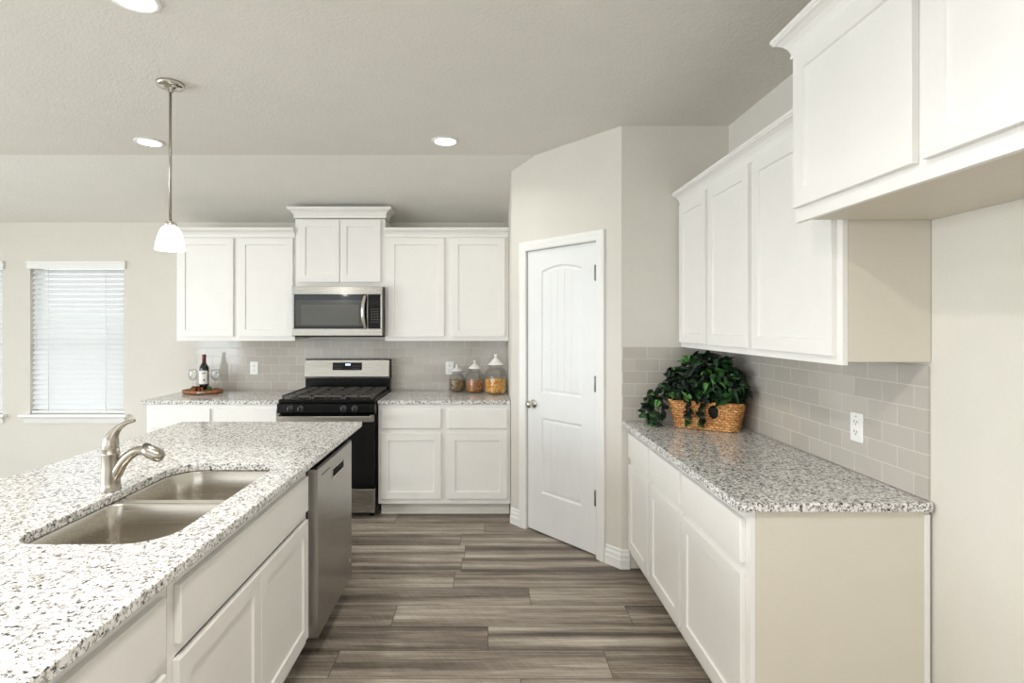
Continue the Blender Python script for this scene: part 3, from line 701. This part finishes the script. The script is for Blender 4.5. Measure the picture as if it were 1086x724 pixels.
ld = bpy.data.lights.new('pendant_glow', 'POINT'); ld.energy = P_PEND; ld.color = WARM; ld.shadow_soft_size = .03
o = bpy.data.objects.new('pendant_glow', ld); COL.objects.link(o); o.parent = t; o.location = (0, 0, zs-.16)

# ------------------------------------------------------------------ outlets
def outlet(label, loc, rotz):
    t = thing('wall_outlet', label, 'outlet', loc, rotz, 'white wall outlets')
    mb = MB(); ring = lambda i, y: [(x, y, z) for x, z in rrect(-.036+i, .036-i, -.058+i, .058-i, .004, 3)]
    mb.rings([ring(0, -.0003), ring(0, -.004), ring(.003, -.006)], smooth=False); mb.build('cover_plate', M['outlet'], t)
    for z in (.020, -.020):
        r = MB().rings([[(x, y, zz+z) for x, zz in rrect(-.017, .017, -.014, .014, .008, 4)] for y in (-.0062, -.0075)], smooth=False).build('socket_face', M['outlet'], t)
        mb = MB(); mb.box(-.009, -.006, -.0082, -.0076, z-.001, z+.009).box(.006, .009, -.0082, -.0076, z-.001, z+.007).lathe_axis([(.003, 0), (.003, .0006)], (0, -.0076, z-.007), (0, -1, 0), 10); mb.build('socket_slot', M['slot'], r)
    MB().lathe_axis([(.003, 0), (.0025, .001)], (0, -.0062, 0 if False else .044), (0, -1, 0), 10).build('screw', M['hinge'], t)
outlet('white wall outlet on the right tile above the long granite counter', (RX-TT-.0015, 2.16, 1.097), -PI/2)
outlet('white wall outlet on the back tile right of the wine bottle', (-2.10, BY-TT-.0015, 1.117), 0)
outlet('white wall outlet on the back tile just left of the glass jars', (-.333, BY-TT-.0015, 1.117), 0)

# ------------------------------------------------------------------ glass jars
def sq_ring(h, r, z, rot, n=32):
    pts = []
    for k in range(n):
        a = 2*PI*k/n; c, s_ = math.cos(a), math.sin(a); e = r
        q = (abs(c)**e+abs(s_)**e)**(-1/e)*h
        x, y = q*c, q*s_; pts.append((x*math.cos(rot)-y*math.sin(rot), x*math.sin(rot)+y*math.cos(rot), z))
    return pts
def jar(label, clabel, x, y, hw, hgt, fill, mat, seed, rot, big):
    rnd = random.Random(seed)
    t = thing('glass_jar', label, 'jar', (x, y, CZ1+.0005), 0, 'lidded glass jars')
    zb_ = hgt*.64; rn = hw*.66
    mb = MB(); R = [sq_ring(hw*.9, 4, 0, rot), sq_ring(hw*.98, 4.5, .008, rot), sq_ring(hw, 4.5, .03, rot), sq_ring(hw, 4.5, zb_*.72, rot), sq_ring(hw*.93, 3.6, zb_*.86, rot), sq_ring(hw*.78, 2.6, zb_*.96, rot), sq_ring(rn, 2, zb_, rot), sq_ring(rn, 2, zb_+.018, rot), sq_ring(rn+.005, 2, zb_+.021, rot), sq_ring(rn+.005, 2, zb_+.026, rot)]
    mb.rings(R, True, False); mb.build('jar_body', M['jarglass'], t)
    z = zb_+.0265; hh = hgt-z
    MB().lathe([(rn*1.05, z), (rn*1.20, z+.003), (rn*1.20, z+.008), (rn*1.05, z+.014), (rn*.6, z+hh*.42), (rn*.25, z+hh*.62), (rn*.17, z+hh*.70), (rn*.24, z+hh*.80), (rn*.28, z+hh*.90), (rn*.20, z+hh*.98), (.001, z+hh)]).build('lid', M['lid'], t)
    mb = MB(); h_ = hw*.80
    sz = .0095 if not big else .012
    mb.rings([sq_ring(h_*.9, 4, .010, rot), sq_ring(h_, 4, .02, rot), sq_ring(h_*.98, 4, fill*hgt-.014, rot), sq_ring(h_*.5, 3, fill*hgt-.006, rot)], True, True)
    for k in range(520):
        a = rnd.uniform(0, 2*PI); zz = rnd.uniform(.016, fill*hgt)
        if k % 3 == 0: rr = h_*math.sqrt(rnd.random())*.95; zz = fill*hgt-.012*(rr/h_)+rnd.uniform(-.006, .006)
        else:
            q = sq_ring(h_, 4, 0, 0, 64)[int(a/(2*PI)*64) % 64]; rr = math.hypot(q[0], q[1]); 
        px, py = rr*math.cos(a+rot), rr*math.sin(a+rot)
        mb.ball((px, py, zz), sz, rnd.uniform(.5, 1.1), rnd.uniform(.4, .8), rnd.uniform(.4, .8), 1, Matrix.Rotation(rnd.uniform(0, 6), 4, Vector((rnd.random(), rnd.random(), rnd.random())).normalized()))
    tag(mb.build('dry_snack', mat, loc=(x, y, CZ1+.002)), clabel, 'dry food', 'dry food inside the glass jars', 'stuff')
jar('smallest lidded glass jar, nearest the wall outlet', 'dark brown and olive mixed seeds in the smallest jar', -.262, 4.772, .067, .243, .42, M['nuts'], 1, .35, False)
jar('middle-sized lidded glass jar between the small and tall jars', 'red, brown and yellow mixed snack in the middle jar', -.103, 4.705, .071, .285, .36, M['mix'], 2, .55, False)
jar('tallest lidded glass jar, beside the pantry wall', 'golden orange snack pieces in the tallest jar', .079, 4.625, .085, .345, .36, M['pasta'], 3, .55, True)

# ------------------------------------------------------------------ tray with wine
TX, TY = -2.462, 4.665
t = thing('wooden_tray', 'oval reddish wooden serving tray with a metal handle on the left back counter', 'tray', (TX, TY, CZ1+.0005))
el = lambda a, b, z, n=40: [(a*math.cos(2*PI*k/n), b*math.sin(2*PI*k/n), z) for k in range(n)]
MB().rings([el(.160, .110, .004), el(.168, .118, .008), el(.172, .122, .030), el(.164, .114, .032), el(.160, .110, .020), el(.02, .02, .019)], True, True).build('tray_base', M['traywood'], t)
MB().tube([(.012, -.123, .014), (.03, -.132, .016), (.055, -.131, .018), (.078, -.112, .017)], .005, n=8).build('handle', M['chrome'], t)
tz = CZ1+.0205
t = thing('wine_bottle', 'dark wine bottle with a white label on the wooden tray', 'bottle', (TX-.0, TY+.02, tz))
MB().lathe([(.030, .0), (.037, .003), (.0385, .01), (.0385, .185), (.036, .205), (.022, .232), (.0145, .248), (.0140, .27), (.0155, .2705), (.0155, .278), (.001, .279)], n=32).build('bottle_glass', M['bottle'], t)
MB().lathe([(.0153, .246), (.0160, .247), (.0160, .312), (.0145, .315), (.001, .315)], n=24, close0=False).build('capsule', M['foil'], t)
def arc(r, a0, a1, z0, z1, n=20):
    mb = MB(); lo = [mb.v(r*math.cos(a0+(a1-a0)*k/n), r*math.sin(a0+(a1-a0)*k/n), z0) for k in range(n+1)]; hi = [mb.v(v.co.x, v.co.y, z1) for v in lo]
    for k in range(n): mb.f([lo[k], lo[k+1], hi[k+1], hi[k]], True)
    return mb
lb = arc(.0390, -PI*.5-1.35, -PI*.5+1.25, .060, .176).build('label', M['label'], t, recalc=False)
cen = -PI*.5+.45
arc(.0392, cen-.42, cen+.42, .150, .158).build('label_print', M['ink'], lb, recalc=False)
arc(.0392, cen-.14, cen+.14, .086, .104, 6).build('label_emblem', M['ink'], lb, recalc=False)
def wine_glass(label, x, y):
    t = tag(MB().lathe([(.001, .0), (.033, .001), (.033, .003), (.006, .007), (.0035, .02), (.0035, .075), (.006, .082), (.024, .094), (.036, .115), (.039, .138), (.035, .165), (.0315, .185), (.0305, .185), (.0335, .165), (.0375, .138), (.0345, .115), (.022, .096), (.001, .086)], n=24).build('wine_glass', M['glass'], loc=(x, y, tz)), label, 'wine glass', 'wine glasses on the tray')
wine_glass('stemmed wine glass left of the wine bottle', TX-.098, TY+.025)
wine_glass('stemmed wine glass right of the wine bottle', TX+.098, TY+.025)
def bunch(name, label, x, y, n, L_, mat, seed):
    rnd = random.Random(seed); mb = MB()
    for k in range(n):
        u = rnd.uniform(-1, 1); w = rnd.uniform(-1, 1)*(1-.4*abs(u)); lay = rnd.choice((0, 0, 1, 1, 2))
        mb.ball((u*L_*(1-.2*lay), w*.030*(1-.3*lay), .0105+lay*.013), .0105, sub=2)
    mb.tube([(L_*.5, 0, .03), (L_*.9, .01, .037), (L_*1.1, .012, .035)], .002, n=6)
    tag(mb.build(name, mat, loc=(x, y, tz)), label, 'grapes', 'grapes on the tray')
bunch('grape_bunch', 'reddish brown grapes lying along the front of the wooden tray', TX-.035, TY-.045, 56, .060, M['grape_r'], 4)
bunch('grape_bunch', 'small green grapes at the right of the wine bottle', TX+.070, TY-.040, 14, .022, M['grape_g'], 5)

# ------------------------------------------------------------------ basket with ivy
BR = math.radians(-33)
BCX, BCY = 1.275, 3.105
t = thing('wicker_basket', 'honey-coloured wicker basket in the corner of the right counter', 'basket', (BCX, BCY, CZ1+.0005), BR)
bh = .155
def bring(z, grow, n=96, wob=0.0, par=0):
    a, b = .166+.031*z/bh, .088+.018*z/bh
    base = rrect(-a-grow, a+grow, -b-grow, b+grow, .035, 3)
    P = [Vector((x, y)) for x, y in base]; per = [0.0]
    for k in range(len(P)): per.append(per[-1]+(P[(k+1) % len(P)]-P[k]).length)
    out = []
    for i in range(n):
        d = per[-1]*i/n; k = max(j for j in range(len(P)) if per[j] <= d+1e-9)
        q = P[k].lerp(P[(k+1) % len(P)], (d-per[k])/max(1e-9, per[k+1]-per[k]))
        nx = q.normalized(); s_ = wob*math.sin(i*PI/2+par*PI)
        out.append((q.x+nx.x*s_, q.y+nx.y*s_, z))
    return out
rows = 11; R = []
for r in range(rows):
    z0 = bh*r/rows; dz = bh/rows
    R += [bring(z0+.0005, -.003, wob=.0015, par=r % 2), bring(z0+dz*.3, .002, wob=.004, par=r % 2), bring(z0+dz*.7, .002, wob=.004, par=r % 2)]
R.append(bring(bh, -.003))
mb = MB(); VV = [[mb.v(*p) for p in r] for r in R]; n = len(VV[0])
hxc, hzc = .052, bh*.70
for i in range(len(VV)-1):
    for k in range(n):
        q = [VV[i][k], VV[i][(k+1) % n], VV[i+1][(k+1) % n], VV[i+1][k]]
        c = sum((v.co for v in q), Vector())/4
        if c.y < 0 and ((c.x-hxc)/.030)**2+((c.z-hzc)/.040)**2 < 1: continue
        mb.f(q, True)
mb.f(VV[0][::-1])
sh = mb.build('woven_shell', M['wicker'], t); so = sh.modifiers.new('solid', 'SOLIDIFY'); so.thickness = .004
mb = MB(); rim = bring(bh+.002, .001, 64)
mb.tube(rim+[rim[0]], .006, n=8, sub=1); mb.build('rim', M['wicker'], t)
fy_ = lambda z: -(.088+.018*z/bh)-.004
MB().tube([(hxc+.032*math.cos(a), fy_(hzc+.042*math.sin(a)), hzc+.042*math.sin(a)) for a in [2*PI*k/16 for k in range(17)]], .0045, n=8, sub=2).build('handle_hole_rim', M['wicker'], t)
MB().rings([bring(.02, -.014), bring(bh*.86, -.014)], True, True, smooth=False).build('moss_filling', M['soil'], t)

rnd = random.Random(11)
ivy = thing('ivy_plant', 'dark green leafy ivy spilling out of the wicker basket', 'plant', (BCX, BCY, CZ1+.0005), BR)
def leaf(mb, c, size, nrm, tip):
    nrm = nrm.normalized(); tip = (tip-nrm*tip.dot(nrm)).normalized(); sd = nrm.cross(tip)
    out = [(0, 0), (.22, -.16), (.46, -.05), (.50, .18), (.36, .42), (.20, .62), (0, 1.0)]
    P = lambda u, v: c+size*(sd*u*.95+tip*(v-.3)-nrm*(.35*abs(u)**1.3+.22*max(0, v-.3)**2))
    mid = [mb.v(*P(0, v)) for v in (0, .2, .45, .7, 1.0)]
    for sgn in (1, -1):
        e = [mb.v(*P(sgn*u, v)) for u, v in out[1:-1]]
        mb.f([mid[0], e[0], e[1], mid[1]], True); mb.f([mid[1], e[1], e[2], mid[2]], True); mb.f([mid[2], e[2], e[3], mid[3]], True); mb.f([mid[3], e[3], e[4], mid[4]], True)
inv = Matrix.Rotation(-BR, 3, 'Z')
def ok(p):
    w = Matrix.Rotation(BR, 3, 'Z') @ p
    X, Y, Z = w.x+BCX, w.y+BCY, w.z+CZ1
    lim = .035
    if X > RX-.012-lim or Y > AY-.012-lim or Z < CZ1+.018: return False
    if Z > UB-.028: return False
    return True
mbL = MB(); mbS = MB(); cnt = 0
while cnt < 330:
    a = rnd.uniform(0, 2*PI); el_ = math.asin(rnd.uniform(-.05, 1)); rr = rnd.uniform(.40, 1.08)**.5
    p = Vector((.255*rr*math.cos(a)*math.cos(el_), .165*rr*math.sin(a)*math.cos(el_), .185+.245*rr*math.sin(el_)))
    if not ok(p): continue
    if p.z < .165 and abs(p.x) < .21 and abs(p.y) < .125: continue
    nrm = Vector((p.x*1.0, p.y*1.4, (p.z-.15)*1.1))+Vector((rnd.uniform(-.28, .28), rnd.uniform(-.28, .28), rnd.uniform(-.15, .25)))
    tip = Vector((p.x+rnd.uniform(-.2, .2), p.y+rnd.uniform(-.2, .2), -.12+rnd.uniform(-.2, .2)))
    leaf(mbL, p, rnd.uniform(.042, .070), nrm, tip); cnt += 1
def vine(pts, nleaf, sz, spread=.02):
    V_ = [Vector(p) for p in pts]; mbS.tube(pts, .0022, n=6, sub=5)
    for k in range(nleaf):
        u = (k+rnd.random()*.6)/nleaf*(len(V_)-1); i = min(int(u), len(V_)-2); c = V_[i].lerp(V_[i+1], u-i)+Vector((rnd.uniform(-spread, spread), rnd.uniform(-spread, spread), rnd.uniform(-.01, spread)))
        if c.z < .016: c.z = .016
        d = Vector((rnd.uniform(-.5, .5), rnd.uniform(-1.0, -.3), rnd.uniform(.2, .9)))
        leaf(mbL, c, rnd.uniform(sz*.75, sz*1.2), d, Vector((rnd.uniform(-1, 1), rnd.uniform(-.6, .2), rnd.uniform(-1, .2))))
# trailing on the left side, down to the counter
def W2L(x, y, z): return tuple(inv @ Vector((x-BCX, y-BCY, z-CZ1)))
vine([W2L(1.13, 3.20, 1.10), W2L(1.04, 3.22, 1.08), W2L(.985, 3.20, 1.02), W2L(.955, 3.17, .955), W2L(.95, 3.13, .932)], 26, .046, .03)
vine([W2L(1.10, 3.14, 1.11), W2L(1.02, 3.14, 1.06), W2L(.99, 3.10, .98), W2L(1.00, 3.07, .932)], 20, .042, .03)
vine([W2L(1.08, 3.18, 1.14), W2L(.99, 3.22, 1.10), W2L(.965, 3.23, 1.03), W2L(.94, 3.22, .95)], 16, .045, .025)
# sprigs over the basket front
vine([(-.07, -.11, .165), (-.075, -.135, .13), (-.07, -.13, .08), (-.075, -.125, .03)], 7, .044, .012)
vine([(-.005, -.11, .165), (-.01, -.135, .12), (-.005, -.13, .07), (.0, -.125, .025)], 8, .042, .012)
for k in range(26):
    a = rnd.uniform(0, 2*PI); e = Vector((.21*math.cos(a), .13*math.sin(a), rnd.uniform(.2, .34)))
    if ok(e): mbS.tube([(e.x*.3, e.y*.3, .135), (e.x*.6, e.y*.6, .135+(e.z-.12)*.8), tuple(e)], .0022, n=6, sub=5)
for v in mbL.bm.verts: v.co.z = max(v.co.z, .003+.004*rnd.random())
mbL.build('foliage', M['leaf'], ivy, recalc=False)
mbS.build('vine_stems', M['stem'], ivy)
